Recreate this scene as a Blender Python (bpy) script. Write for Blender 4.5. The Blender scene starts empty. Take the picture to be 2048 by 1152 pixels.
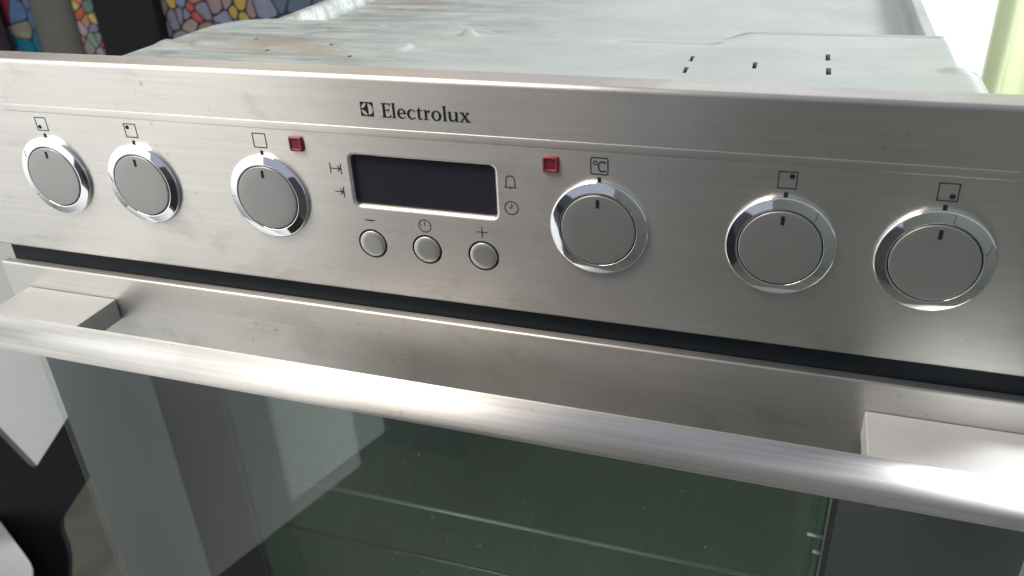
import bpy, bmesh, math, random
from mathutils import Vector, Matrix
from mathutils.geometry import tessellate_polygon

S = 0.00092                      # one drawing unit in metres (the oven is 648 units = 596 mm wide)
scene = bpy.context.scene
COL = scene.collection

# ------------------------------------------------------------------ camera
cam_data = bpy.data.cameras.new('camera')
cam = bpy.data.objects.new('camera', cam_data)
COL.objects.link(cam)
R3 = Matrix(((0.9480415, -0.1165185, 0.2960418),
             (0.3151120, 0.4721169, -0.8232922),
             (-0.0438375, 0.8738015, 0.4843028)))
cam.matrix_world = Matrix.Translation(Vector((182.64, -375.88, 166.41)) * S) @ R3.to_4x4()
cam_data.sensor_width = 36.0
cam_data.lens = 1687.457 / 2048 * 36.0
cam_data.clip_start = 0.01
cam_data.clip_end = 100
cam_data.dof.use_dof = True
cam_data.dof.focus_distance = 0.44
cam_data.dof.aperture_fstop = 14
scene.camera = cam

# ------------------------------------------------------------------ light
world = bpy.data.worlds.new('World')
scene.world = world
world.use_nodes = True
wb = world.node_tree.nodes['Background']
wb.inputs[0].default_value = (0.80, 0.86, 1.0, 1)
wb.inputs[1].default_value = 0.47


def area_lamp(name, loc, target, size, size_y, power, color):
    d = bpy.data.lights.new(name, 'AREA')
    d.shape = 'RECTANGLE'
    d.size, d.size_y = size * S, size_y * S
    d.energy = power
    d.color = color
    o = bpy.data.objects.new(name, d)
    COL.objects.link(o)
    o.location = Vector(loc) * S
    o.rotation_euler = (Vector(target) - Vector(loc)).to_track_quat('-Z', 'Y').to_euler()
    return o


# big soft daylight from above right, and the warm opening up at the front left
area_lamp('daylight_lamp', (2850, 1500, 1700), (-700, -600, -500), 950, 950, 235, (0.98, 0.99, 0.98))
area_lamp('warm_lamp', (-1400, -560, 1250), (-1400, 0, -60), 2200, 620, 60, (1.0, 0.89, 0.76))

scene.view_settings.view_transform = 'Standard'
scene.view_settings.look = 'None'
scene.view_settings.exposure = 0.0
scene.view_settings.gamma = 1.0


# ------------------------------------------------------------------ materials
def newmat(name):
    m = bpy.data.materials.new(name)
    m.use_nodes = True
    nt = m.node_tree
    return m, nt, nt.nodes['Principled BSDF']


def N(nt, kind, **kw):
    n = nt.nodes.new(kind)
    for k, v in kw.items():
        setattr(n, k, v)
    return n


def ramp(nt, src, stops):
    r = N(nt, 'ShaderNodeValToRGB')
    e = r.color_ramp.elements
    while len(e) < len(stops):
        e.new(0.5)
    for i, (p, c) in enumerate(stops):
        e[i].position = p
        e[i].color = c if len(c) == 4 else (*c, 1)
    nt.links.new(src, r.inputs[0])
    return r.outputs[0]


def g(v):
    return (v, v, v, 1)


def coords(nt, scale=(1, 1, 1)):
    t = N(nt, 'ShaderNodeTexCoord')
    mp = N(nt, 'ShaderNodeMapping')
    mp.inputs['Scale'].default_value = scale
    nt.links.new(t.outputs['Object'], mp.inputs[0])
    return mp.outputs[0]


def noise(nt, vec, scale, detail=3, rough=0.5, dist=0.0):
    n = N(nt, 'ShaderNodeTexNoise')
    n.inputs['Scale'].default_value = scale
    n.inputs['Detail'].default_value = detail
    n.inputs['Roughness'].default_value = rough
    n.inputs['Distortion'].default_value = dist
    nt.links.new(vec, n.inputs['Vector'])
    return n.outputs['Fac']


def mixc(nt, fac, a, b, mode='MIX'):
    m = N(nt, 'ShaderNodeMix', data_type='RGBA', blend_type=mode)
    for i, v in ((0, fac), (6, a), (7, b)):
        if hasattr(v, 'links'):
            nt.links.new(v, m.inputs[i])
        else:
            m.inputs[i].default_value = v
    return m.outputs[2]


def math_n(nt, op, a, b):
    m = N(nt, 'ShaderNodeMath', operation=op)
    for i, v in ((0, a), (1, b)):
        if hasattr(v, 'links'):
            nt.links.new(v, m.inputs[i])
        else:
            m.inputs[i].default_value = v
    return m.outputs[0]


def brushed(name, base, rlo, rhi, aniso=0.75, streak=0.10, smudge=0.12, wave=0.0):
    """steel or aluminium brushed along x; the reflection is drawn out across the brushing"""
    m, nt, p = newmat(name)
    L = nt.links.new
    p.inputs['Metallic'].default_value = 1.0
    tg = N(nt, 'ShaderNodeTangent', direction_type='UV_MAP', uv_map='UVMap')
    L(tg.outputs[0], p.inputs['Tangent'])
    p.inputs['Anisotropic'].default_value = aniso
    p.inputs['Anisotropic Rotation'].default_value = 0.25
    st = noise(nt, coords(nt, (10, 520, 520)), 1.0, 4, 0.6)
    sm = noise(nt, coords(nt, (1.0, 1.0, 1.6)), 13.0, 5, 0.62, 0.6)
    sp = noise(nt, coords(nt, (1, 1, 1)), 240.0, 2, 0.4)
    sp2 = noise(nt, coords(nt, (1, 1, 1)), 17.0, 2, 0.5)
    fine = ramp(nt, st, [(0.3, g(1 - streak)), (0.7, g(1.0))])
    soil = ramp(nt, sm, [(0.36, g(1 - smudge)), (0.43, g(1 - smudge * 0.25)), (0.60, g(1.0))])
    spots = ramp(nt, sp, [(0.66, g(1.0)), (0.74, g(0.74))])
    where = ramp(nt, sp2, [(0.52, g(0)), (0.62, g(1))])
    c = mixc(nt, 1.0, (*base, 1), fine, 'MULTIPLY')
    c = mixc(nt, 1.0, c, soil, 'MULTIPLY')
    c = mixc(nt, where, c, mixc(nt, 1.0, c, spots, 'MULTIPLY'))
    L(c, p.inputs['Base Color'])
    mr = N(nt, 'ShaderNodeMapRange')
    mr.inputs['From Min'].default_value = 0.32
    mr.inputs['From Max'].default_value = 0.68
    mr.inputs['To Min'].default_value = rhi
    mr.inputs['To Max'].default_value = rlo
    sr = noise(nt, coords(nt, (1.0, 1.0, 1.4)), 11.0, 1.5, 0.4)
    L(math_n(nt, 'ADD', math_n(nt, 'MULTIPLY', sr, 0.9), math_n(nt, 'MULTIPLY', st, 0.1)), mr.inputs[0])
    L(mr.outputs[0], p.inputs['Roughness'])
    b = N(nt, 'ShaderNodeBump')
    b.inputs['Strength'].default_value = 0.01
    b.inputs['Distance'].default_value = 0.00004
    L(st, b.inputs['Height'])
    if wave:
        b2 = N(nt, 'ShaderNodeBump')
        b2.inputs['Strength'].default_value = wave
        b2.inputs['Distance'].default_value = 0.004
        L(noise(nt, coords(nt), 5.0, 1, 0.4), b2.inputs['Height'])
        L(b2.outputs[0], b.inputs['Normal'])
    L(b.outputs[0], p.inputs['Normal'])
    return m


def plain(name, base, rough, metal=0.0, spec=0.5, var=0.0, vscale=30.0, coat=0.0):
    m, nt, p = newmat(name)
    p.inputs['Base Color'].default_value = (*base, 1)
    p.inputs['Roughness'].default_value = rough
    p.inputs['Metallic'].default_value = metal
    p.inputs['Specular IOR Level'].default_value = spec
    p.inputs['Coat Weight'].default_value = coat
    if var:
        f = noise(nt, coords(nt), vscale, 5, 0.6)
        c = mixc(nt, 1.0, (*base, 1), ramp(nt, f, [(0.3, g(1 - var)), (0.7, g(1.0))]), 'MULTIPLY')
        nt.links.new(c, p.inputs['Base Color'])
        r = N(nt, 'ShaderNodeMapRange')
        r.inputs['To Min'].default_value = rough * 0.85
        r.inputs['To Max'].default_value = min(1, rough * 1.2)
        nt.links.new(f, r.inputs[0])
        nt.links.new(r.outputs[0], p.inputs['Roughness'])
    return m


def glass_mat(name, tint, ior, dust_haze):
    m = bpy.data.materials.new(name)
    m.use_nodes = True
    nt = m.node_tree
    nt.nodes.clear()
    out = N(nt, 'ShaderNodeOutputMaterial')
    mix = N(nt, 'ShaderNodeMixShader')
    lw = N(nt, 'ShaderNodeLayerWeight')
    pw = math_n(nt, 'POWER', lw.outputs['Facing'], 4.0)
    fr = math_n(nt, 'ADD', math_n(nt, 'MULTIPLY', pw, 1 - ior), ior)
    tr = N(nt, 'ShaderNodeBsdfTransparent')
    tr.inputs[0].default_value = (*tint, 1)
    gl = N(nt, 'ShaderNodeBsdfGlossy')
    gl.inputs['Roughness'].default_value = 0.012
    nt.links.new(fr, mix.inputs[0])
    nt.links.new(tr.outputs[0], mix.inputs[1])
    nt.links.new(gl.outputs[0], mix.inputs[2])
    df = N(nt, 'ShaderNodeBsdfDiffuse')  # thin dust film that also paints pale haze over the dark glass
    df.inputs[0].default_value = (0.54, 0.60, 0.60, 1)
    film = N(nt, 'ShaderNodeMixShader')
    nt.links.new(ramp(nt, noise(nt, coords(nt, (1, 1, 1)), 6.0, 5, 0.6, 0.8), [(0.3, g(dust_haze * 0.6)), (0.7, g(dust_haze * 1.3))]), film.inputs[0])
    specks = ramp(nt, noise(nt, coords(nt, (1, 1, 1)), 260.0, 1, 0.4), [(0.775, g(0)), (0.80, g(0.5))])
    nt.links.new(math_n(nt, 'ADD', film.inputs[0].links[0].from_socket, specks), film.inputs[0])
    nt.links.new(mix.outputs[0], film.inputs[1])
    nt.links.new(df.outputs[0], film.inputs[2])
    nt.links.new(film.outputs[0], out.inputs[0])
    return m


def galvanised(name):
    m, nt, p = newmat(name)
    L = nt.links.new
    big = noise(nt, coords(nt, (1, 1.6, 1)), 7.0, 6, 0.62, 0.8)
    streaks = noise(nt, coords(nt, (9, 130, 40)), 1.0, 6, 0.7, 0.6)
    tiny = noise(nt, coords(nt, (1, 1, 1)), 160.0, 3, 0.6)
    c = ramp(nt, big, [(0.28, (0.235, 0.265, 0.258)), (0.5, (0.29, 0.318, 0.312)), (0.72, (0.33, 0.352, 0.35))])
    # limescale streaks and rust-brown stains gather on the worn left half of the cover
    t = N(nt, 'ShaderNodeTexCoord')
    sx = N(nt, 'ShaderNodeSeparateXYZ')
    L(t.outputs['Object'], sx.inputs[0])
    worn = N(nt, 'ShaderNodeMapRange')
    worn.inputs['From Min'].default_value = 0.02
    worn.inputs['From Max'].default_value = -0.16
    L(sx.outputs[0], worn.inputs[0])
    dark = ramp(nt, streaks, [(0.34, g(0.55)), (0.56, g(1.05))])
    c2 = mixc(nt, 1.0, c, dark, 'MULTIPLY')
    c = mixc(nt, worn.outputs[0], c, c2)
    mott = ramp(nt, noise(nt, coords(nt, (1, 2.2, 1)), 30.0, 6, 0.68, 0.4), [(0.36, g(0.68)), (0.52, g(1.0))])
    c = mixc(nt, math_n(nt, 'ADD', math_n(nt, 'MULTIPLY', worn.outputs[0], 0.7), 0.12), c, mixc(nt, 1.0, c, mott, 'MULTIPLY'))
    brown = ramp(nt, noise(nt, coords(nt, (3, 14, 5)), 1.6, 6, 0.7, 1.0), [(0.50, g(0)), (0.66, g(0.7))])
    bw = math_n(nt, 'MULTIPLY', math_n(nt, 'ADD', worn.outputs[0], 0.12), brown)
    c = mixc(nt, bw, c, (0.23, 0.195, 0.15, 1))
    L(c, p.inputs['Base Color'])
    p.inputs['Metallic'].default_value = 0.35
    r = N(nt, 'ShaderNodeMapRange')
    r.inputs['To Min'].default_value = 0.42
    r.inputs['To Max'].default_value = 0.68
    L(math_n(nt, 'ADD', math_n(nt, 'MULTIPLY', big, 0.5), math_n(nt, 'MULTIPLY', tiny, 0.5)), r.inputs[0])
    L(r.outputs[0], p.inputs['Roughness'])
    b = N(nt, 'ShaderNodeBump')
    b.inputs['Strength'].default_value = 0.05
    b.inputs['Distance'].default_value = 0.0008
    L(math_n(nt, 'ADD', big, math_n(nt, 'MULTIPLY', streaks, 0.35)), b.inputs['Height'])
    L(b.outputs[0], p.inputs['Normal'])
    return m


STEEL = brushed('brushed_steel', (0.665, 0.65, 0.625), 0.36, 0.41, 0.8, 0.12, 0.15, 0.10)
BAR = brushed('brushed_aluminium', (0.88, 0.86, 0.84), 0.46, 0.54, 0.88, 0.20, 0.10)
SATIN = plain('satin_aluminium', (0.50, 0.505, 0.51), 0.55, 0.35, var=0.06)
CHROME = plain('chrome', (0.86, 0.87, 0.90), 0.05, 1.0)
CAP = plain('satin_cap', (0.375, 0.38, 0.375), 0.42, 0.8)
BUTTON = plain('satin_button', (0.56, 0.56, 0.55), 0.36, 0.9)
PRINT = plain('black_print', (0.014, 0.019, 0.024), 0.6, 0.0, 0.15)
BLACK = plain('black_enamel', (0.007, 0.012, 0.017), 0.5, 0.0, 0.2)
BLACKPL = plain('black_plastic', (0.010, 0.013, 0.015), 0.55, 0.0, 0.3, var=0.2)
RED = plain('red_lens', (0.21, 0.016, 0.035), 0.35)
REDIN = plain('red_lens_inner', (0.16, 0.010, 0.026), 0.4)
DISPLAY = plain('display_glass', (0.026, 0.026, 0.036), 0.12, 0.0, 0.6)
GLASS = glass_mat('door_glass', (0.95, 0.975, 0.97), 0.046, 0.02)
GLASS2 = glass_mat('tinted_inner_glass', (0.92, 0.98, 0.955), 0.10, 0.03)
BORDER = plain('grey_glass_print', (0.098, 0.103, 0.116), 0.5)
GALV = galvanised('galvanised_sheet')
BODY = plain('galvanised_side', (0.45, 0.47, 0.47), 0.45, 0.7, var=0.2)
CAVITY = plain('cavity_enamel', (0.28, 0.52, 0.36), 0.4, var=0.15)
WIRE = plain('rack_wire', (0.98, 0.95, 0.91), 0.28, 0.35)  # direct light on the front rail put into a near-white base
WIRE2 = plain('dim_rack_wire', (0.30, 0.30, 0.27), 0.4, 1.0)  # shaded copy of the wire, dimness put into the base colour
WIRE3 = plain('dark_rack_wire', (0.10, 0.12, 0.10), 0.8, 0.0, 0.1)  # darkness of the cavity put into the wire colour
WHITE = plain('white_enamel', (0.78, 0.78, 0.77), 0.35, var=0.04, vscale=6)
FLOOR = plain('floor_concrete', (0.080, 0.076, 0.062), 0.75, var=0.35, vscale=9)


# ------------------------------------------------------------------ mesh helpers
class MB:
    def __init__(self):
        self.v, self.f, self.s = [], [], []

    def vert(self, p):
        self.v.append(Vector(p))
        return len(self.v) - 1

    def face(self, idx, smooth=False):
        self.f.append(tuple(idx))
        self.s.append(smooth)

    def poly(self, pts, smooth=False):
        self.face([self.vert(p) for p in pts], smooth)

    def strip(self, rows, closed=False, smooth=True, flip=False):
        """rows: equally long lists of points, skinned one after the other"""
        ids = [[self.vert(p) for p in r] for r in rows]
        n = len(ids[0])
        for a, b in zip(ids, ids[1:]):
            for i in range(n if closed else n - 1):
                j = (i + 1) % n
                q = [a[i], a[j], b[j], b[i]]
                self.face(q[::-1] if flip else q, smooth)
        return ids

    def box(self, x0, x1, y0, y1, z0, z1):
        c = [self.vert((x, y, z)) for z in (z0, z1) for y in (y0, y1) for x in (x0, x1)]
        for q in ((0, 2, 3, 1), (4, 5, 7, 6), (0, 1, 5, 4), (2, 6, 7, 3), (0, 4, 6, 2), (1, 3, 7, 5)):
            self.face([c[i] for i in q])

    def tess(self, loops, to3d):
        """flat polygon with holes"""
        pts = [p for lp in loops for p in lp]
        base = [self.vert(to3d(*p)) for p in pts]
        for t in tessellate_polygon([[Vector((p[0], p[1], 0)) for p in lp] for lp in loops]):
            a, b, c = (pts[i] for i in t)
            if (b[0] - a[0]) * (c[1] - a[1]) - (b[1] - a[1]) * (c[0] - a[0]) < 0:
                t = t[::-1]
            self.face([base[i] for i in t])

    def tube(self, path, r, n=10, cap=True):
        rows = []
        for i, p in enumerate(path):
            p = Vector(p)
            d = (Vector(path[min(i + 1, len(path) - 1)]) - Vector(path[max(i - 1, 0)])).normalized()
            a = d.orthogonal().normalized()
            b = d.cross(a)
            rows.append([p + r * (math.cos(2 * math.pi * k / n) * a + math.sin(2 * math.pi * k / n) * b) for k in range(n)])
        ids = self.strip(rows, closed=True, flip=False)
        if cap:
            self.face(ids[0][::-1])
            self.face(ids[-1])

    def mesh(self, name, mat, recalc=False):
        me = bpy.data.meshes.new(name)
        me.from_pydata([v * S for v in self.v], [], self.f)
        for p, s in zip(me.polygons, self.s):
            p.use_smooth = s
        if recalc:
            bm = bmesh.new()
            bm.from_mesh(me)
            bmesh.ops.remove_doubles(bm, verts=bm.verts, dist=1e-6)
            bmesh.ops.recalc_face_normals(bm, faces=bm.faces)
            bm.to_mesh(me)
            bm.free()
        uv = me.uv_layers.new(name='UVMap')
        for p in me.polygons:
            n = p.normal
            ax = max(range(3), key=lambda k: abs(n[k]))
            for li in p.loop_indices:
                c = me.vertices[me.loops[li].vertex_index].co
                uv.data[li].uv = (c.x, c.z) if ax == 1 else ((c.x, c.y) if ax == 2 else (c.y, c.z))
        me.materials.append(mat)
        return me

    def build(self, name, mat, parent=None, loc=(0, 0, 0), recalc=False, bevel=0.0, seg=3):
        return put(name, self.mesh(name, mat, recalc), parent, loc, bevel, seg)


WLOC = {}


def put(name, me, parent=None, loc=(0, 0, 0), bevel=0.0, seg=3):
    o = bpy.data.objects.new(name, me)
    COL.objects.link(o)
    loc = Vector(loc)
    WLOC[o] = loc
    o.location = (loc - (WLOC[parent] if parent else Vector())) * S
    if parent:
        o.parent = parent
    if bevel:
        b = o.modifiers.new('bevel', 'BEVEL')
        b.width = bevel * S
        b.segments = seg
        b.limit_method = 'ANGLE'
        b.harden_normals = False
    return o


def tag(o, label=None, cat=None, group=None, kind=None):
    for k, v in (('label', label), ('category', cat), ('group', group), ('kind', kind)):
        if v:
            o[k] = v
    return o


def thing(name, loc, label, cat, group=None):
    return tag(put(name, None, None, loc), label, cat, group)


def circle(cx, cz, r, n=48, a0=0.0):
    return [(cx + r * math.cos(a0 + 2 * math.pi * k / n), cz + r * math.sin(a0 + 2 * math.pi * k / n)) for k in range(n)]


def rrect(x0, x1, z0, z1, r, n=6):
    out = []
    for cx, cz, a in ((x1 - r, z0 + r, -90), (x1 - r, z1 - r, 0), (x0 + r, z1 - r, 90), (x0 + r, z0 + r, 180)):
        for k in range(n + 1):
            t = math.radians(a + 90 * k / n)
            out.append((cx + r * math.cos(t), cz + r * math.sin(t)))
    return out


def smooth(a, b, x):
    t = max(0.0, min(1.0, (x - a) / (b - a)))
    return t * t * (3 - 2 * t)


FZ = -1080                        # the ground
HW = 324                          # half the oven's width

# ------------------------------------------------------------------ setting: ground and bright sky
mb = MB()
mb.poly([(-9000, -9000, FZ), (9000, -9000, FZ), (9000, 9000, FZ), (-9000, 9000, FZ)])
tag(mb.build('ground', FLOOR), kind='structure')

m, nt, p = newmat('overcast_sky')
p.inputs['Base Color'].default_value = (0, 0, 0, 1)
p.inputs['Emission Color'].default_value = (0.97, 1.0, 0.99, 1)
p.inputs['Emission Strength'].default_value = 1.35
mb = MB()
rows = []
for k in range(13):
    a = math.radians(-12 + 8.2 * k)
    rows.append([(5200 * math.sin(a) + 400, 3600 * math.cos(a), z) for z in (FZ + 5, 1500, 4200)])
mb.strip(rows)
tag(mb.build('sky', m), kind='structure')

# ------------------------------------------------------------------ the oven
oven = thing('built_in_oven', (0, 260, -590),
             'stainless steel built-in oven with six chrome-ringed knobs and a bar handle', 'oven')

# ---- control panel sheet
DX, DZ0, DZ1 = 42.6, -16.0, 16.2
BTN = [(-33.6, -37.0), (-0.7, -37.0), (32.3, -37.0)]
mb = MB()
f = lambda x, z: (x, 0, z)
mb.tess([[(-HW, -67.5), (HW, -67.5), (HW, 26), (-HW, 26)], rrect(-DX, DX, DZ0, DZ1, 4.5)[::-1]] +
        [circle(x, z, 8.8)[::-1] for x, z in BTN], f)
# rolled-in edge of the display window and the walls of the button wells
rows = []
for k in range(6):
    t = math.radians(90 * k / 5)
    o, d = 1.7 * math.sin(t), 1.9 * (1 - math.cos(t))
    rows.append([(x, d, z) for x, z in rrect(-DX + o, DX - o, DZ0 + o, DZ1 - o, 4.5 - o * 0.9)])
rows.append([(x, 5, z) for x, y, z in rows[-1]])
mb.strip(rows, closed=True, flip=True)
for x, z in BTN:
    mb.strip([[(a, y, b) for a, b in circle(x, z, 8.8)] for y in (0, 4)], closed=True, flip=True)
# pressed rib below the lettering
xs = [-HW, -273.5, -271.5, 271.5, 273.5, HW]
prof = [(0, 26.0), (-0.06, 26.15), (-0.20, 26.45), (-0.24, 26.7), (-0.24, 30.05), (-0.21, 30.17), (-0.05, 30.33), (0, 30.4)]
mb.strip([[(x, y * (0 if i in (0, 1, 4, 5) else 1), z) for i, x in enumerate(xs)] for y, z in prof])
mb.poly([(-HW, 0, 30.4), (HW, 0, 30.4), (HW, 0, 55.2), (-HW, 0, 55.2)])
# rounded top edge, the lip behind it and the bottom return
rows = []
for k in range(9):
    t = math.radians(90 * k / 8)
    rows.append([(x, 2.4 - 2.4 * math.cos(t), 55.2 + 2.4 * math.sin(t)) for x in (-HW, HW)])
mb.strip(rows)
mb.poly([(-HW, 2.4, 57.6), (HW, 2.4, 57.6), (HW, 17, 57.6), (-HW, 17, 57.6)])
mb.poly([(-HW, 17, 57.6), (HW, 17, 57.6), (HW, 17, 36), (-HW, 17, 36)])
rows = []
for k in range(6):
    t = math.radians(90 * k / 5)
    rows.append([(x, 1.5 - 1.5 * math.cos(t), -67.5 - 1.5 * math.sin(t)) for x in (-HW, HW)])
mb.strip(rows, flip=True)
mb.poly([(-HW, 1.5, -69), (-HW, 14, -69), (HW, 14, -69), (HW, 1.5, -69)])
for s in (-1, 1):
    q = [(s * HW, 0, -67.5), (s * HW, 0, 55.2), (s * HW, 2.4, 57.6), (s * HW, 17, 57.6), (s * HW, 14, -69), (s * HW, 1.5, -69)]
    mb.poly(q if s < 0 else q[::-1])
panel = mb.build('control_panel', STEEL, oven)

# ---- display
mb = MB()
mb.tess([rrect(-41.2, 41.2, -14.6, 14.8, 2.6)], lambda x, z: (x, 3.0, z))
disp = mb.build('display', DISPLAY, oven)
tag(disp, 'dark switched-off display window')

# ---- push buttons
mb = MB()
rows = [[(a, 3.0, b) for a, b in circle(0, 0, 7.7)]]
for r, y in ((7.7, -0.1), (7.6, -0.45), (7.35, -0.6), (5.0, -0.64), (2.5, -0.66)):
    rows.append([(a, y, b) for a, b in circle(0, 0, r)])
ids = mb.strip(rows, closed=True)
mb.face(ids[-1], True)
btn_me = mb.mesh('button', BUTTON)
mb = MB()
mb.strip([[(a, 2.2, b) for a, b in circle(0, 0, r)] for r in (8.78, 7.6)], closed=True, smooth=False)
well_me = mb.mesh('button_well', BLACK)
for x, z in BTN:
    b = put('button', btn_me, oven, (x, 0, z))
    put('button_well', well_me, b, (x, 0, z))

# ---- rotary knobs
ZK = -13.9
mb = MB()
rows = []
for r, y in ((24.6, 0.0), (25.0, -0.4), (25.0, -1.5), (24.9, -1.85), (24.65, -2.1), (24.3, -2.25), (24.0, -2.32), (22.2, -2.70), (20.3, -3.10), (20.0, -3.16),
             (19.75, -3.18), (19.5, -3.1), (19.4, -2.9), (19.4, -1.0)):
    rows.append([(a, y, b) for a, b in circle(0, 0, r, 96)])
mb.strip(rows, closed=True)
ring_me = mb.mesh('knob', CHROME)
mb = MB()
rows = []
for r, y in ((18.75, -1.0), (18.75, -3.05), (18.65, -3.3), (18.4, -3.42), (18.1, -3.46), (12, -3.5), (6, -3.52)):
    rows.append([(a, y, b) for a, b in circle(0, 0, r, 80)])
ids = mb.strip(rows, closed=True)
mb.face(ids[-1], True)
cap_me = mb.mesh('knob_cap', CAP)
mb = MB()
mb.strip([[(a, -1.2, b) for a, b in circle(0, 0, r, 64)] for r in (19.5, 18.6)], closed=True, smooth=False)
gap_me = mb.mesh('knob_gap', BLACK)
mb = MB()
mb.tess([[(-0.85, 12.1), (0.85, 12.1), (0.85, 16.6), (-0.85, 16.6)]], lambda x, z: (x, -3.62, z))
point_me = mb.mesh('pointer_mark', PRINT)
KX = [-248.2, -182.2, -95.3, 95.3, 182.2, 248.2]
for x in KX:
    k = put('knob', ring_me, oven, (x, 0, ZK))
    put('knob_cap', cap_me, k, (x, 0, ZK))
    put('knob_gap', gap_me, k, (x, 0, ZK))
    put('pointer_mark', point_me, k, (x, 0, ZK))

# ---- red indicator lamps
mb = MB()
rows = []
for h, y in ((4.1, 0.0), (4.1, -1.0), (3.9, -1.5), (3.5, -1.7), (2.75, -1.7), (2.6, -1.25)):
    rows.append([(a, y, b) for a, b in rrect(-h, h, -h, h, 0.7, 3)])
mb.strip(rows, closed=True)
lamp_me = mb.mesh('indicator_lamp', RED)
mb = MB()
mb.tess([rrect(-2.6, 2.6, -2.6, 2.6, 0.7, 3)], lambda x, z: (x, -1.25, z))
lens_me = mb.mesh('lamp_lens', REDIN)
for x, z in ((-72.0, 18.8), (71.0, 18.2)):
    lp = put('indicator_lamp', lamp_me, oven, (x, 0, z))
    put('lamp_lens', lens_me, lp, (x, 0, z))

# ---- printing on the panel: every sign a flat mesh of its own, a child of the panel
PY = -0.12


def stroke(pts, w, closed=False):
    """outline of a polyline drawn with a pen of width w"""
    n = len(pts)
    P = [Vector(p) for p in pts]
    lft, rgt = [], []
    for i in range(n):
        a = P[i - 1] if (i > 0 or closed) else None
        b = P[(i + 1) % n] if (i < n - 1 or closed) else None
        d1 = (P[i] - a).normalized() if a is not None else None
        d2 = (b - P[i]).normalized() if b is not None else None
        d1 = d1 if d1 is not None else d2
        d2 = d2 if d2 is not None else d1
        n1, n2 = Vector((-d1.y, d1.x)), Vector((-d2.y, d2.x))
        mn = (n1 + n2)
        mn = mn.normalized() if mn.length > 1e-6 else n1
        k = (w / 2) / max(0.35, mn.dot(n1))
        lft.append(P[i] + mn * k)
        rgt.append(P[i] - mn * k)
    if closed:
        q = []
        for i in range(n):
            j = (i + 1) % n
            q.append([lft[i], lft[j], rgt[j], rgt[i]])
        return q
    return [[lft[i], lft[i + 1], rgt[i + 1], rgt[i]] for i in range(n - 1)]


def sign(name, quads=(), loops=(), loc=(0, 0)):
    mb = MB()
    for q in quads:
        area = sum(q[i - 1][0] * q[i][1] - q[i][0] * q[i - 1][1] for i in range(len(q)))
        q = q if area > 0 else q[::-1]
        mb.poly([(a[0], 0, a[1]) for a in q])
    for lp in loops:
        mb.tess(lp, lambda x, z: (x, 0, z))
    return mb.build(name, PRINT, panel, (loc[0], PY, loc[1]))


# hob zone squares above the knobs
for i, x in enumerate(KX):
    q = stroke([(-4, -4), (4, -4), (4, 4), (-4, 4)], 0.5, True)
    lps = []
    if i in (0, 1, 4, 5):
        dx = -1.9 if i < 2 else 1.9
        dz = -1.9 if i in (0, 5) else 1.9
        lps.append([circle(dx, dz, 1.25, 20)])
    if i == 3:
        q = stroke([(a, b) for a, b in rrect(-4.2, 4.2, -4.3, 4.1, 0.7, 3)], 0.55, True)
        q += stroke(circle(-1.95, 1.45, 0.95, 20), 0.5, True)
        c = [(1.35 + 1.75 * math.cos(t), -0.35 + 2.55 * math.sin(t)) for t in [math.radians(50 + 260 * k / 20) for k in range(21)]]
        c = [(c[0][0] + 0.75, c[0][1] + 0.35)] + c + [(c[-1][0] + 0.75, c[-1][1] - 0.35)]
        q += stroke(c, 0.68)
    sign('zone_symbol', q, lps, (x, 19.0))
    sign('zero_mark', [[(-0.95, -1.6), (0.95, -1.6), (0.95, 1.5), (-0.95, 1.5)]], (), (x, 11.6))

# timer signs beside the display
arrow = lambda x0, x1, z: stroke([(x0, z), (x1 - 0.4, z)], 0.45) + stroke([(x1 - 1.7, z + 1.6), (x1, z), (x1 - 1.7, z - 1.6)], 0.55)
sign('duration_symbol', stroke([(-3.2, -3.1), (-3.2, 3.1)], 0.5) + stroke([(3.2, -3.1), (3.2, 3.1)], 0.5) + arrow(-2.7, 2.8, 0), (), (-50.3, 6.3))
sign('end_time_symbol', stroke([(2.3, -3.1), (2.3, 3.1)], 0.5) + arrow(-3.0, 1.9, 0), (), (-49.6, -7.2))
bell = [(-2.9, -2.5), (-2.35, -1.3), (-2.35, 1.4)] + [(2.35 * math.cos(t), 1.4 + 2.35 * math.sin(t)) for t in [math.pi - math.pi * k / 10 for k in range(1, 10)]] + [(2.35, 1.4), (2.35, -1.3), (2.9, -2.5)]
sign('bell_symbol', stroke(bell, 0.5, True) + stroke([(0, -2.7), (0, -3.8)], 0.5), (), (49.4, 6.4))
sign('clock_symbol', stroke(circle(0, 0, 3.6, 32), 0.5, True) + stroke([(-1.5, 0), (0.2, 0), (0.2, 2.4)], 0.45), (), (49.4, -7.4))
# signs over the push buttons
sign('minus_symbol', stroke([(-3.1, 0), (3.1, 0)], 0.65), (), (-33.6, -22.7))
sign('plus_symbol', [[(-3.1, -0.25), (-0.25, -0.25), (-0.25, 0.25), (-3.1, 0.25)], [(0.25, -0.25), (3.1, -0.25), (3.1, 0.25), (0.25, 0.25)],
                     [(-0.25, -3.1), (0.25, -3.1), (0.25, 3.1), (-0.25, 3.1)]], (), (32.3, -23.0))
sign('timer_symbol', stroke(circle(0, 0, 3.55, 32), 0.5, True) + stroke([(0, -0.1), (0, 2.5)], 0.5) +
     stroke([(-2.6, 0), (-2.0, 0)], 0.6) + stroke([(2.0, 0), (2.6, 0)], 0.6) + stroke([(-0.3, -2.4), (0.3, -2.4)], 0.4), (), (-0.6, -22.8))

# square emblem: a dark square with three light leaves cut out of a circle
def arc(cx, cz, r, a0, a1, n=14):
    return [(cx + r * math.cos(math.radians(a0 + (a1 - a0) * k / n)), cz + r * math.sin(math.radians(a0 + (a1 - a0) * k / n))) for k in range(n + 1)]


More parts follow.
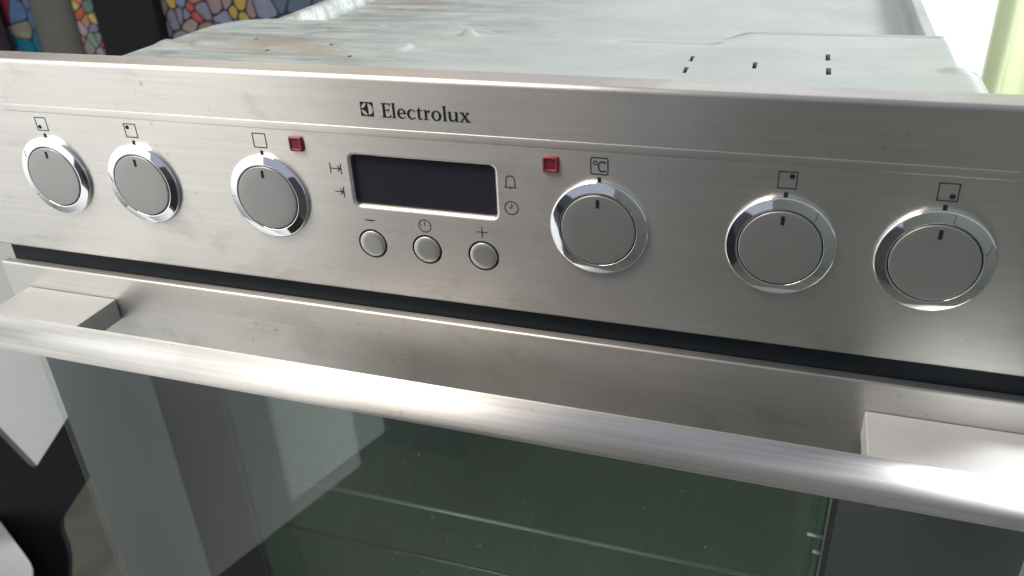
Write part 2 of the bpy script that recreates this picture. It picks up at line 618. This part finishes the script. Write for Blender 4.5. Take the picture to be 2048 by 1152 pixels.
def lens(p, q, bulge, n=12):
    """points from p to q bowed sideways by bulge"""
    P, Q = Vector(p), Vector(q)
    d = Q - P
    nn = Vector((-d.y, d.x)).normalized()
    return [tuple(P + d * (k / n) + nn * bulge * 4 * (k / n) * (1 - k / n)) for k in range(n + 1)]


r = 3.3
right = arc(0, 0, r, -76, 80)
right = right + lens(right[-1], right[0], -0.0)[1:-1]
ul = arc(0, 0, r, 96, 174)
ul = ul + lens(ul[-1], ul[0], -0.85)[1:-1]
ll = arc(0, 0, r, 186, 272)
ll = ll + lens(ll[-1], ll[0], -0.85)[1:-1]
sign('brand_emblem', (), [[[(-3.65, -3.75), (3.65, -3.75), (3.65, 3.75), (-3.65, 3.75)], right[::-1], ul[::-1], ll[::-1]]], (-26.6, 40.4))


# lettering: bold serif capitals and small letters, one mesh per letter
def oval(cx, cz, rx, rz, a0=0, a1=360, n=36):
    full = abs(a1 - a0) >= 360
    return [(cx + rx * math.cos(math.radians(a0 + (a1 - a0) * k / n)), cz + rz * math.sin(math.radians(a0 + (a1 - a0) * k / n)))
            for k in range(n if full else n + 1)]


G = {}
G['E'] = (5.25, [[[(0.05, 0), (4.9, 0), (5.25, 1.75), (4.75, 1.75), (4.3, 0.6), (2.1, 0.6), (2.1, 3.6), (3.7, 3.6), (3.85, 2.9), (4.2, 2.9), (4.2, 4.9),
                   (3.85, 4.9), (3.7, 4.2), (2.1, 4.2), (2.1, 6.95), (4.1, 6.95), (4.5, 5.9), (4.95, 5.9), (4.85, 7.5), (0.05, 7.5), (0.05, 7.1), (0.75, 6.9),
                   (0.75, 0.6), (0.05, 0.4)]]])
G['l'] = (2.35, [[[(0.05, 0), (2.35, 0), (2.35, 0.35), (1.85, 0.5), (1.85, 7.95), (0.15, 7.6), (0.15, 7.2), (0.6, 7.1), (0.6, 0.5), (0.05, 0.35)]]])
eo = oval(2.45, 2.5, 2.4, 2.65, -42, 178, 26)
G['e'] = (4.75, [[oval(2.45, 2.5, 2.4, 2.65, 0, 312, 40) + [(4.45, 0.85), (4.2, 1.2)] + oval(2.75, 2.6, 1.45, 2.0, 310, 190, 14)[1:] + [(1.25, 2.5)],
                  ]])
# the e: bowl, counter and cross-bar
e_out = [(4.85, 2.35)] + oval(2.45, 2.5, 2.4, 2.65, 2, 318, 44) + [(4.55, 0.95), (4.3, 1.25)] + oval(2.85, 2.55, 1.55, 2.0, 306, 186, 16) + [(1.3, 2.35)]
e_in = [(1.35, 2.95), (3.45, 2.95)] + oval(2.4, 2.95, 1.05, 1.65, 8, 172, 14)
G['e'] = (4.85, [[e_out, e_in[::-1]]])
c_out = oval(2.5, 2.5, 2.45, 2.65, 42, 312, 40) + [(4.55, 0.8), (4.35, 1.2)] + oval(2.95, 2.5, 1.65, 2.0, 304, 88, 24) + [(3.55, 4.35), (3.75, 3.75), (4.4, 3.85), (4.5, 4.75)]
G['c'] = (4.6, [[c_out]])
G['t'] = (3.4, [[[(0.0, 4.55), (0.7, 4.75), (1.55, 6.3), (2.0, 6.3), (2.0, 5.05), (3.3, 5.05), (3.2, 4.45), (2.0, 4.45), (2.0, 1.4), (2.15, 0.85), (2.55, 0.6), (3.2, 0.75),
                  (3.35, 0.4), (2.6, -0.05), (1.9, -0.12), (1.2, 0.1), (0.8, 0.65), (0.75, 1.3), (0.75, 4.4), (0.0, 4.3)]]])
G['r'] = (3.65, [[[(0.05, 0), (2.55, 0), (2.55, 0.35), (1.95, 0.5), (1.95, 3.5), (2.3, 4.0), (2.75, 4.05), (3.3, 3.7), (3.65, 4.95), (3.2, 5.2), (2.6, 5.1), (1.9, 4.4),
                  (1.9, 5.2), (0.1, 5.0), (0.1, 4.6), (0.7, 4.5), (0.7, 0.5), (0.05, 0.35)]]])
G['o'] = (5.3, [[oval(2.65, 2.5, 2.6, 2.68), oval(2.65, 2.5, 1.3, 2.05)[::-1]]])
G['u'] = (5.85, [[[(0.0, 5.05), (0.0, 4.7), (0.55, 4.55), (0.55, 1.6), (0.75, 0.65), (1.3, 0.05), (2.1, -0.15), (3.0, 0.1), (3.85, 0.8), (3.9, 0.0), (5.75, 0.0),
                  (5.75, 0.35), (5.2, 0.5), (5.2, 5.05), (3.35, 5.05), (3.35, 4.7), (3.95, 4.55), (3.95, 1.5), (3.3, 0.95), (2.6, 0.75), (2.0, 1.0), (1.8, 1.7), (1.8, 5.05)]]])
G['x'] = (5.7, [[[(0.0, 0), (1.9, 0), (1.9, 0.35), (1.45, 0.45), (2.5, 1.75), (3.5, 0.45), (3.1, 0.35), (3.1, 0), (5.7, 0), (5.7, 0.35), (5.15, 0.5), (3.4, 2.8), (4.75, 4.5),
                  (5.35, 4.7), (5.35, 5.05), (3.45, 5.05), (3.45, 4.7), (3.85, 4.55), (3.0, 3.4), (2.2, 4.55), (2.6, 4.7), (2.6, 5.05), (0.1, 5.05), (0.1, 4.7), (0.65, 4.55),
                  (2.15, 2.4), (0.6, 0.5), (0.0, 0.35)]]])
word = 'Electrolux'
gap = [0.15, 0.55, 0.4, 0.35, 0.35, 0.45, 0.45, 0.35, 0.2]
total = sum(G[c][0] for c in word) + sum(gap)
kx = 48.7 / total
x = -18.4
for i, ch in enumerate(word):
    w, lps = G[ch]
    sign('letter', (), [[[(a * kx, b) for a, b in lp] for lp in grp] for grp in lps], (x, 36.55))
    x += (w + (gap[i] if i < len(gap) else 0)) * kx

# ---- the body behind the panel: front frame, sides, cavity
mb = MB()
mb.box(-318, 318, 17, 40, -69, 35)
mb.box(-318, 318, 6.5, 16.5, -84, -69.3)
mb.box(-318, -232, 68, 76, -585, -84.3)
mb.box(232, 318, 68, 76, -585, -84.3)
mb.box(-231.7, 231.7, 68, 76, -130, -84.3)
mb.box(-231.7, 231.7, 68, 76, -585, -520)
mb.box(-317, 317, 16.8, 75.5, -84, -69.5)
mb.build('front_frame', BLACK, oven)
mb = MB()
x0, x1, y0, y1, z0, z1 = -270, 270, 77, 545, -588, 6
for q in ([(x0, y0, z0), (x0, y0, z1), (x0, y1, z1), (x0, y1, z0)], [(x1, y0, z0), (x1, y1, z0), (x1, y1, z1), (x1, y0, z1)],
          [(x0, y1, z0), (x0, y1, z1), (x1, y1, z1), (x1, y1, z0)], [(x0, y0, z0), (x0, y1, z0), (x1, y1, z0), (x1, y0, z0)]):
    mb.poly(q)
mb.build('body_side', BODY, oven)
mb = MB()
x0, x1, y0, y1, z0, z1 = -231, 231, 76.3, 440, -519, -131
for q in ([(x0, y0, z0), (x0, y1, z0), (x0, y1, z1), (x0, y0, z1)], [(x1, y0, z0), (x1, y0, z1), (x1, y1, z1), (x1, y1, z0)],
          [(x0, y1, z0), (x1, y1, z0), (x1, y1, z1), (x0, y1, z1)], [(x0, y0, z0), (x1, y0, z0), (x1, y1, z0), (x0, y1, z0)],
          [(x0, y0, z1), (x0, y1, z1), (x1, y1, z1), (x1, y0, z1)]):
    mb.poly(q)
mb.build('cavity', CAVITY, oven)

# ---- wire racks inside
for rz, ry in ((-342.5, 105), (-403, 105)):
    mb = MB()
    mb.tube([(-226, ry, rz), (226, ry, rz)], 1.9, 12)
    rack = mb.build('wire_rack', WIRE if rz > -350 else WIRE2, oven)
    for k in range(11):
        xx = -200 + 40 * k
        mb = MB()
        mb.tube([(xx, ry, rz - 3), (xx, ry + 8, rz - 7)], 1.0, 6)
        mb.build('rack_wire', WIRE2, rack)
for k, zz in enumerate((-244.5, -258.5)):
    mb = MB()
    mb.tube([(220.5 + 5 * k, 58, zz), (231.5, 58, zz - 1)], 1.4, 8)
    mb.build('rack_support', WIRE, oven)

# ---- pressed top cover
W1, W2, YN, TZ, TF, RIM = 276, 270, 145.5, 35.0, 5.0, 20.0
SLOTS = [(116.8, 119.3, 139.9, 152.8), (116.7, 119.4, 113.5, 126.4), (154.6, 157.3, 128.8, 143.1), (194.9, 197.6, 153.2, 168.3), (195.4, 198.2, 121.6, 136.2)]
HOLES = [(-192, 149), (-170, 128), (-126, 139.5), (-102, 120.5)]


def top_z(x, y):
    w = 267.0
    # rounded-off plan of the raised front half
    rc = 42 if x < 0 else 5
    qx, qy = abs(x) - (w - rc), y - (228 - rc)
    sd = math.hypot(max(qx, 0), max(qy, 0)) - rc if y > YN else -50
    front = 1 - smooth(-1.5, 5, sd)
    mid = smooth(-75, -15, x) * (1 - smooth(118, 150, x))
    ramp_f = 1 - smooth(170, 330, y)
    fr = front * (1 - mid) + ramp_f * mid
    low = TF + (RIM - TF) * smooth(258, 262, abs(x))
    z = low + (TZ - low) * fr
    if y <= YN and abs(x) > 268:
        z = TZ - 3.0 * smooth(268, 276, abs(x))
    # long pressed swage on the left, shallow dishes in the middle
    def pill(cx0, cx1, cy, hw, soft):
        dx = max(cx0 - x, 0, x - cx1)
        return 1 - smooth(hw - soft, hw, math.hypot(dx, y - cy))
    z += 2.4 * pill(-228, -82, 146, 15, 4)
    z -= 1.6 * pill(68, 120, 196, 13, 6)
    z += 4.5 * pill(-46, -43, 193, 7, 7)
    z -= 1.5 * pill(-120, 10, 214, 7, 5) * (1 if y < 228 else 0)
    if 128 < x < 264 or -200 < x < -120:
        z -= 2.4 * max(0.0, 1 - abs(y - 222) / 3.0)
    z += 0.2 * math.sin(x * 0.021 + 1.3) * math.sin(y * 0.033)
    for hx, hy in ((262, 140), (-262, 140)):
        z += 2.5 * (1 - smooth(0, 9, math.hypot((x - hx) * 0.8, y - hy)))
    return z


STEP = 2.0
nx, ny = int(2 * W1 / STEP), int((540 - 17.5) / STEP)
mb = MB()
cache = {}


def tv(i, j):
    if (i, j) not in cache:
        x, y = -W1 + i * STEP, 17.5 + j * STEP
        cache[(i, j)] = mb.vert((x, y, top_z(x, y)))
    return cache[(i, j)]


skip = {}
openings = []
for (a, b, c, d) in SLOTS:
    openings.append([(a, c), (b, c), (b, d), (a, d)])
for hx, hy in HOLES:
    openings.append([(hx + 2.3 * math.cos(t), hy + 3.0 * math.sin(t)) for t in [2 * math.pi * k / 10 for k in range(10)]])
for o, lp in enumerate(openings):
    i0 = int((min(q[0] for q in lp) + W1) / STEP) - 0
    i1 = int(math.ceil((max(q[0] for q in lp) + W1) / STEP))
    j0 = int((min(q[1] for q in lp) - 17.5) / STEP)
    j1 = int(math.ceil((max(q[1] for q in lp) - 17.5) / STEP))
    for i in range(i0, i1):
        for j in range(j0, j1):
            skip[(i, j)] = o
    ring = [(i, j0) for i in range(i0, i1)] + [(i1, j) for j in range(j0, j1)] + [(i, j1) for i in range(i1, i0, -1)] + [(i0, j) for j in range(j1, j0, -1)]
    ring = [(-W1 + i * STEP, 17.5 + j * STEP) for i, j in ring]
    mb.tess([ring, lp[::-1]], lambda x, y: (x, y, top_z(x, y)))
    mb.strip([[(x, y, top_z(x, y) - d) for x, y in lp] for d in (0, 5)], closed=True, smooth=False, flip=True)
edge_cells = set()
for i in range(nx):
    for j in range(ny):
        x, y = -W1 + (i + 0.5) * STEP, 17.5 + (j + 0.5) * STEP
        if (i, j) in skip or (y > YN and abs(x) > W2):
            continue
        mb.face([tv(i, j), tv(i + 1, j), tv(i + 1, j + 1), tv(i, j + 1)], True)
# turned-down edges along both sides
for s in (-1, 1):
    top = []
    for j in range(ny + 1):
        y = 17.5 + j * STEP
        if y <= YN:
            top.append((s * W1, y))
        if y > YN - STEP:
            top.append((s * W2, y))
    top = [(x, y, top_z(x, y)) for x, y in top]
    mb.strip([top, [(x, y, -6) for x, y, z in top]], smooth=False, flip=(s < 0))
cover = mb.build('top_cover', GALV, oven)
mb = MB()
mb.box(-230, 230, 60, 222, 20, 24)
mb.build('dark_underplate', BLACK, oven)  # black plate added under the openings so they look dark

# ---- door
door_loc = (0, 0, -340)
mb = MB()
rows = []
for k in range(7):
    t = math.radians(90 * k / 6)
    rows.append([(x, 1.2 - 1.2 * math.cos(t), -84.2 + 1.2 * math.sin(t)) for x in (-HW, HW)])
mb.strip(rows)
mb.poly([(-HW, 1.2, -83), (HW, 1.2, -83), (HW, 6, -83), (-HW, 6, -83)])
mb.poly([(-HW, 0, -143), (HW, 0, -143), (HW, 0, -84.2), (-HW, 0, -84.2)])
mb.poly([(-HW, 6, -83), (HW, 6, -83), (HW, 6, -143), (-HW, 6, -143)])
mb.poly([(-HW, 6, -143), (HW, 6, -143), (HW, 0, -143), (-HW, 0, -143)])
for s in (-1, 1):
    mb.poly([(s * HW, 0, -143), (s * HW, 0, -84.2), (s * HW, 1.2, -83), (s * HW, 6, -83), (s * HW, 6, -143)][::-s])
door = mb.build('door', STEEL, oven)
mb = MB()
mb.box(-HW, HW, 0.3, 4.3, -580, -143.3)
mb.build('outer_pane', GLASS, door, bevel=0.8, seg=2)
for a, b in ((-322.5, -229), (229, 322.5)):
    mb = MB()
    mb.box(a, b, 4.7, 6.0, -578, -144)
    mb.build('glass_border', BORDER, door)
mb = MB()
mb.box(-226, 226, 62, 65, -560, -143)
mb.build('inner_pane', GLASS2, door)
mb = MB()
for s in (-1, 1):
    x0, x1 = sorted((s * 231, s * 322))
    mb.box(x0, x1, 6.5, 65, -578, -145)
mb.box(-322, 322, 6.5, 65, -144.6, -90)
mb.build('door_frame', BLACKPL, door)
# bright channel edge along the pane on the right
mb = MB()
mb.box(225.2, 226.2, 9, 12, -560, -146)
mb.build('pane_clip', plain('clip_grey', (0.30, 0.34, 0.34), 0.5, 0.3), door)

# ---- handle
HY, HZ, HR = -45.0, -107.0, 10.9
mb = MB()
rows = []
n = 56
for x, rr in ((-312, HR - 1.2), (-311, HR), (311, HR), (312, HR - 1.2)):
    rows.append([(x, HY + rr * math.sin(2 * math.pi * k / n), HZ + rr * math.cos(2 * math.pi * k / n)) for k in range(n)])
ids = mb.strip(rows, closed=True, flip=False)
mb.face(ids[0][::-1])
mb.face(ids[-1])
handle = mb.build('handle', BAR, oven, recalc=True)
for p_ in handle.data.polygons:
    p_.use_smooth = len(p_.vertices) == 4
for s in (-1, 1):
    mb = MB()
    x0, x1 = sorted((s * 232.5, s * 306))
    prof = [(-0.4, -100.3), (-36, -100.3), (-42, -103), (-42, -111), (-36, -115.5), (-0.4, -115.8)]
    mb.strip([[(x0, y, z) for y, z in prof], [(x1, y, z) for y, z in prof]], closed=True, smooth=False)
    mb.poly([(x0, y, z) for y, z in prof])
    mb.poly([(x1, y, z) for y, z in prof][::-1])
    mb.build('handle_post', SATIN, handle, recalc=True, bevel=0.6, seg=2)

# ------------------------------------------------------------------ surroundings seen around the oven
# bench the oven stands on
t = thing('workbench', (0, 260, FZ), 'low dark bench under the oven', 'bench')
mb = MB()
mb.box(-310, 310, 60, 540, -620, -590)
mb.build('bench_top', BLACKPL, t)
for x in (-285, 285):
    for y in (85, 515):
        mb = MB()
        mb.box(x - 22, x + 22, y - 22, y + 22, FZ, -620.3)
        mb.build('leg', BLACKPL, t)

# white appliance standing at the front left, mirrored in the door glass
ux, uy = Vector((-119, 358)).normalized()
nx_, ny_ = -uy, ux
a = Vector((-647, -880))
fr = thing('refrigerator', (-960, -680, FZ), 'tall white refrigerator mirrored in the oven door glass', 'refrigerator')
fl = lambda d, w: a + Vector((ux, uy)) * d + Vector((nx_, ny_)) * w


def prism(mb, plan, z0, z1):
    lo = [mb.vert((x, y, z0)) for x, y in plan]
    hi = [mb.vert((x, y, z1)) for x, y in plan]
    n = len(plan)
    for i in range(n):
        j = (i + 1) % n
        mb.face([lo[i], lo[j], hi[j], hi[i]])
    mb.face(lo[::-1])
    mb.face(hi)


fr2 = thing('refrigerator', (-1120, -80, FZ), 'second tall white refrigerator, added unseen to whiten the left knob rings', 'refrigerator', 'white refrigerators')  # added out of view for the chrome knob rings to mirror
fr['group'] = 'white refrigerators'
for r_, d0, d1 in ((fr, 0, 655), (fr2, 662, 1080)):
    for z0, z1, nm in ((FZ, -330, 'lower_door'), (-326, 760, 'upper_door')):
        mb = MB()
        prism(mb, [fl(d0, 0), fl(d1, 0), fl(d1, 640), fl(d0, 640)], z0, z1)
        mb.build(nm, WHITE, r_, (0, 0, 0), recalc=True, bevel=6, seg=4)

# dark cabinet beside it
dk = MB()
dk.box(-640, -430, -1250, -960, FZ, -250)
tag(dk.build('storage_cabinet', BLACKPL, None, (0, 0, 0), bevel=6), 'black cabinet mirrored darkly in the oven door glass', 'cabinet')

# tall dull green cabinet added out of view, its reflection darkens the steel
gc = thing('added_green_cabinet', (800, -1250, FZ), 'tall dull green cabinet added out of view to darken the right half of the steel panel', 'cabinet')
GREEN = plain('green_cabinet_paint', (0.060, 0.068, 0.062), 0.55, var=0.15, vscale=4)
for k in range(3):
    mb = MB()
    mb.box(60 + 480 * k, 534 + 480 * k, -1130, -1112, FZ + 40, 700)
    mb.build('cabinet_door', GREEN, gc, bevel=3, seg=2)
mb = MB()
mb.box(55, 1500, -1500, -1130.5, FZ, 706)
mb.build('cabinet_body', GREEN, gc, bevel=3, seg=2)

# white cabinet and black Y-shaped stand beyond the oven's left side
mb = MB()
mb.box(-1900, -1250, 470, 1150, FZ, -330)
tag(mb.build('white_cabinet', plain('off_white_enamel', (0.42, 0.43, 0.42), 0.4, var=0.06, vscale=5), bevel=8), 'white cabinet behind the black forked stand, left of the oven', 'cabinet')

# outline of the forked stand in its own upright plane, corners rounded off
def rounded(pts, radii, n=5):
    out = []
    for i, p in enumerate(pts):
        P, A, B = Vector(p), Vector(pts[i - 1]), Vector(pts[(i + 1) % len(pts)])
        r = min(radii[i], 0.45 * (A - P).length, 0.45 * (B - P).length)
        if r <= 0:
            out.append(tuple(P))
            continue
        a, b = P + (A - P).normalized() * r, P + (B - P).normalized() * r
        for k in range(n + 1):
            t = k / n
            out.append(tuple(a * (1 - t) ** 2 + P * 2 * t * (1 - t) + b * t * t))
    return out


ol = [(-1190, -470), (-1007, -669), (-972, -759.6), (-871, -648), (-770, -536), (-690, -560), (-868, -757), (-967, -880), (-976, -962), (-1003, -1024),
      (-1020, -1080), (-1130, -1080), (-1099, -1052), (-1081, -1017), (-1114, -912), (-1190, -700)]
ol = [(-1240, -380), (-972, -759.6), (-760, -525), (-690, -560), (-967, -880), (-972, -960), (-1020, -1080), (-1140, -1080), (-1078, -1012), (-1320, -480)]
ol = rounded(ol, [10, 4, 10, 10, 30, 30, 5, 5, 30, 10])
mb = MB()
mb.tess([ol], lambda x, z: (x, 400, z))
mb.tess([ol], lambda x, z: (x, 409, z))
mb.strip([[(x, 400, z) for x, z in ol], [(x, 409, z) for x, z in ol]], closed=True, smooth=False)
tag(mb.build('forked_stand', BLACKPL, recalc=True), 'black forked Y-shaped stand standing on the floor left of the oven', 'stand')

# low white-topped stool in front of the stand's foot
st = thing('low_stool', (-1200, 280, FZ), 'low stool with white rounded top at the bottom left corner', 'stool')
pl = rounded([(-1420, 150), (-1010, 150), (-925, 290), (-962, 326), (-1106, 394), (-1420, 394)], [20, 20, 8, 8, 6, 20])
mb = MB()
prism(mb, pl, -914, -900)
mb.build('stool_top', plain('white_laminate', (0.50, 0.50, 0.53), 0.4), st, recalc=True, bevel=2, seg=2)
mb = MB()
prism(mb, [(-1400, 170), (-1060, 170), (-1010, 270), (-1120, 340), (-1400, 360)], FZ, -914.3)
mb.build('stool_base', BLACKPL, st, recalc=True)

# ------------------------------------------------------------------ back wall: posts and mosaic window panels
YW = 1200
mb = MB()
mb.box(-1332, -1166, YW - 30, YW + 40, FZ, 500)
tag(mb.build('black_post', plain('black_post_paint', (0.006, 0.008, 0.011), 0.6, 0.0, 0.2), bevel=5), 'wide black post between the two mosaic panels', 'post')
mb = MB()
rows = []
for k in range(17):
    t = math.radians(180 + 180 * k / 16)
    rows.append([(-1478 + 66 * math.cos(t), YW + 10 + 40 * math.sin(t), z) for z in (FZ, 500)])
mb.strip(rows)
mb.strip([rows[-1], rows[0]], smooth=False)
tag(mb.build('grey_post', plain('grey_post_paint', (0.075, 0.08, 0.08), 0.55, var=0.1)), 'rounded grey post left of the narrow mosaic strip', 'post')
mb = MB()
prism(mb, [(-1750, YW - 60), (-1634, YW - 60), (-1618, YW - 20), (-1750, YW - 20)], FZ, 500)
tag(mb.build('purple_post', plain('dark_purple_paint', (0.025, 0.022, 0.028), 0.6, 0.0, 0.2), recalc=True), 'dark purple-grey post at the far left edge', 'post')

random.seed(11)


def clip_poly(poly, px, py, nx, ny):
    """keep the part of poly on the side of the line through (px,py) against normal (nx,ny)"""
    out = []
    for i in range(len(poly)):
        a, b = poly[i - 1], poly[i]
        da = (a[0] - px) * nx + (a[1] - py) * ny
        db = (b[0] - px) * nx + (b[1] - py) * ny
        if da <= 0:
            out.append(a)
        if da * db < 0:
            t = da / (da - db)
            out.append((a[0] + (b[0] - a[0]) * t, a[1] + (b[1] - a[1]) * t))
    # keep order: vertices are emitted as (a, crossing)
    return out


MATS = {}


def tile_mat(c):
    if c not in MATS:
        gray = 0.3 * c[0] + 0.5 * c[1] + 0.2 * c[2]
        MATS[c] = plain('mosaic_glass', tuple(0.62 * (gray + (v - gray) * 1.15) for v in c), 0.45, var=0.3, vscale=38)
    return MATS[c]


LAV = [(0.30, 0.28, 0.37), (0.27, 0.27, 0.38), (0.33, 0.27, 0.31), (0.25, 0.29, 0.42), (0.36, 0.30, 0.30), (0.24, 0.24, 0.33), (0.21, 0.31, 0.46), (0.31, 0.23, 0.21)]
DARKL = [(0.16, 0.16, 0.22), (0.12, 0.16, 0.25), (0.18, 0.14, 0.14), (0.10, 0.17, 0.26)]
YEL = (0.50, 0.40, 0.13)
REDC = (0.50, 0.10, 0.11)
BRIGHT = [(0.52, 0.16, 0.11), (0.42, 0.34, 0.50), (0.55, 0.20, 0.22), (0.50, 0.36, 0.46), (0.24, 0.25, 0.40), (0.30, 0.29, 0.30), (0.45, 0.28, 0.20), (0.20, 0.33, 0.27),
          (0.33, 0.30, 0.42), (0.60, 0.48, 0.20), (0.36, 0.20, 0.24)]
BLUE = [(0.10, 0.17, 0.33), (0.09, 0.20, 0.38), (0.02, 0.16, 0.24), (0.14, 0.20, 0.36), (0.20, 0.22, 0.20)]


def mosaic(name, label, x0, x1, z0, z1, step, color, extra, gap, jit=0.36, y=YW):
    root = thing(name, ((x0 + x1) / 2, y, z0), label, 'mosaic panel')
    mb = MB()
    mb.box(x0, x1, y, y + 18, z0, z1)
    mb.build('backing', plain('dark_lead', (0.014, 0.014, 0.022), 0.6), root)
    seeds = []
    nxx, nzz = max(1, round((x1 - x0) / step)), max(1, round((z1 - z0) / step))
    for i in range(-1, nxx + 1):
        for j in range(-1, nzz + 1):
            sx = x0 + (x1 - x0) * (i + 0.5 + 0.5 * (j % 2)) / nxx + random.uniform(-jit, jit) * step
            sz = z0 + (z1 - z0) * (j + 0.5) / nzz + random.uniform(-jit, jit) * step
            if all((sx - e[0]) ** 2 + (sz - e[1]) ** 2 > (e[3] + step * 0.16) ** 2 for e in extra):
                seeds.append((sx, sz, None))
    seeds += [(e[0], e[1], e[2]) for e in extra]
    for k, (sx, sz, col) in enumerate(seeds):
        poly = [(x0 + 1, z0 + 1), (x1 - 1, z0 + 1), (x1 - 1, z1 - 1), (x0 + 1, z1 - 1)]
        for m_, (ox, oz, _) in enumerate(seeds):
            if m_ == k:
                continue
            dx, dz = ox - sx, oz - sz
            d = math.hypot(dx, dz)
            if d > 3.2 * step or d < 1e-6:
                continue
            mxp, mzp = (sx + ox) / 2 - dx / d * gap / 2, (sz + oz) / 2 - dz / d * gap / 2
            poly = clip_poly(poly, mxp, mzp, dx / d, dz / d)
            if len(poly) < 3:
                break
        if len(poly) < 3:
            continue
        area = sum(poly[i - 1][0] * poly[i][1] - poly[i][0] * poly[i - 1][1] for i in range(len(poly))) / 2
        if abs(area) < 30:
            continue
        if area < 0:
            poly = poly[::-1]
        poly = rounded(poly, [step * 0.22] * len(poly), 2)
        mb = MB()
        ids = mb.strip([[(x, y - 0.3, z) for x, z in poly], [(x, y - 2.2, z) for x, z in poly]], closed=True, smooth=False, flip=True)
        mb.face(ids[1])
        mb.build('mosaic_tile', tile_mat(col or color(sx, sz)), root)
    return root


mosaic('mosaic_panel', 'large lavender and blue mosaic panel right of the black post', -1166, -560, -520, 120, 56,
       lambda x, z: random.choice(LAV) if x < -880 else random.choice(DARKL),
       [(-1138, -150, YEL, 5), (-1160, -160, None, 5), (-1146, -172, None, 5), (-1122, -168, None, 5), (-1116, -146, None, 5), (-962, -152, YEL, 4), (-984, -164, YEL, 4), (-960, -174, YEL, 4), (-940, -162, None, 5),
        (-975, -196, None, 5), (-1004, -178, None, 5), (-998, -146, None, 5), (-1091, -160, REDC, 3), (-1083, -173, REDC, 3), (-1105, -172, None, 5), (-1070, -160, None, 5), (-1096, -190, None, 5), (-1078, -140, (0.45, 0.2, 0.2), 5)], 4.0)
mosaic('mosaic_panel', 'narrow strip of red, pink and yellow mosaic left of the black post', -1414, -1332, -520, 120, 25,
       lambda x, z: random.choice(BRIGHT), [(-1369, -160, (0.13, 0.25, 0.19), 14), (-1346, -186, YEL, 7), (-1349, -240, REDC, 10), (-1402, -176, (0.52, 0.15, 0.09), 9)], 3.0, 0.42)
mosaic('mosaic_panel', 'blue and teal mosaic panel left of the grey post', -1700, -1544, -520, 120, 50,
       lambda x, z: random.choice(BLUE), [(-1594, -178, (0.10, 0.18, 0.34), 22), (-1587, -256, (0.015, 0.16, 0.25), 20), (-1584, -222, (0.24, 0.26, 0.20), 12), (-1622, -166, (0.22, 0.03, 0.06), 9)], 3.5)

# pale lime pillar built as a thin curtain so the sky behind brightens it
m, nt, p = newmat('lime_cloth')
p.inputs['Base Color'].default_value = (0.90, 0.96, 0.74, 1)
p.inputs['Roughness'].default_value = 0.8
tl = N(nt, 'ShaderNodeBsdfTranslucent')
tl.inputs[0].default_value = (0.95, 1.0, 0.82, 1)
mx = N(nt, 'ShaderNodeMixShader')
mx.inputs[0].default_value = 0.6
nt.links.new(p.outputs[0], mx.inputs[1])
nt.links.new(tl.outputs[0], mx.inputs[2])
nt.links.new(mx.outputs[0], nt.nodes['Material Output'].inputs[0])
mb = MB()
rows = []
for k in range(61):
    x = 470 + 7.5 * k
    rows.append([(x, 1220 + 16 * math.sin((x - 470) / 26.0) + 6 * math.sin(x / 11.0), z) for z in (FZ + 20, 900)])
mb.strip(rows)
cur = mb.build('lime_pillar_curtain', m)
so = cur.modifiers.new('thickness', 'SOLIDIFY')
so.thickness = 1.2 * S
tag(cur, 'pale lime curtain standing in for a pillar, so the white sky shines through', 'curtain')

# dark wall above the mosaics, added out of view to darken the lip's reflection
mb = MB()
mb.box(-2600, -560, YW + 42, YW + 90, 122, 2300)
mb.box(-2600, -560, YW + 42, YW + 90, FZ, 121)
tag(mb.build('added_back_wall', plain('dark_wall_paint', (0.07, 0.075, 0.08), 0.7, var=0.15)), kind='structure')
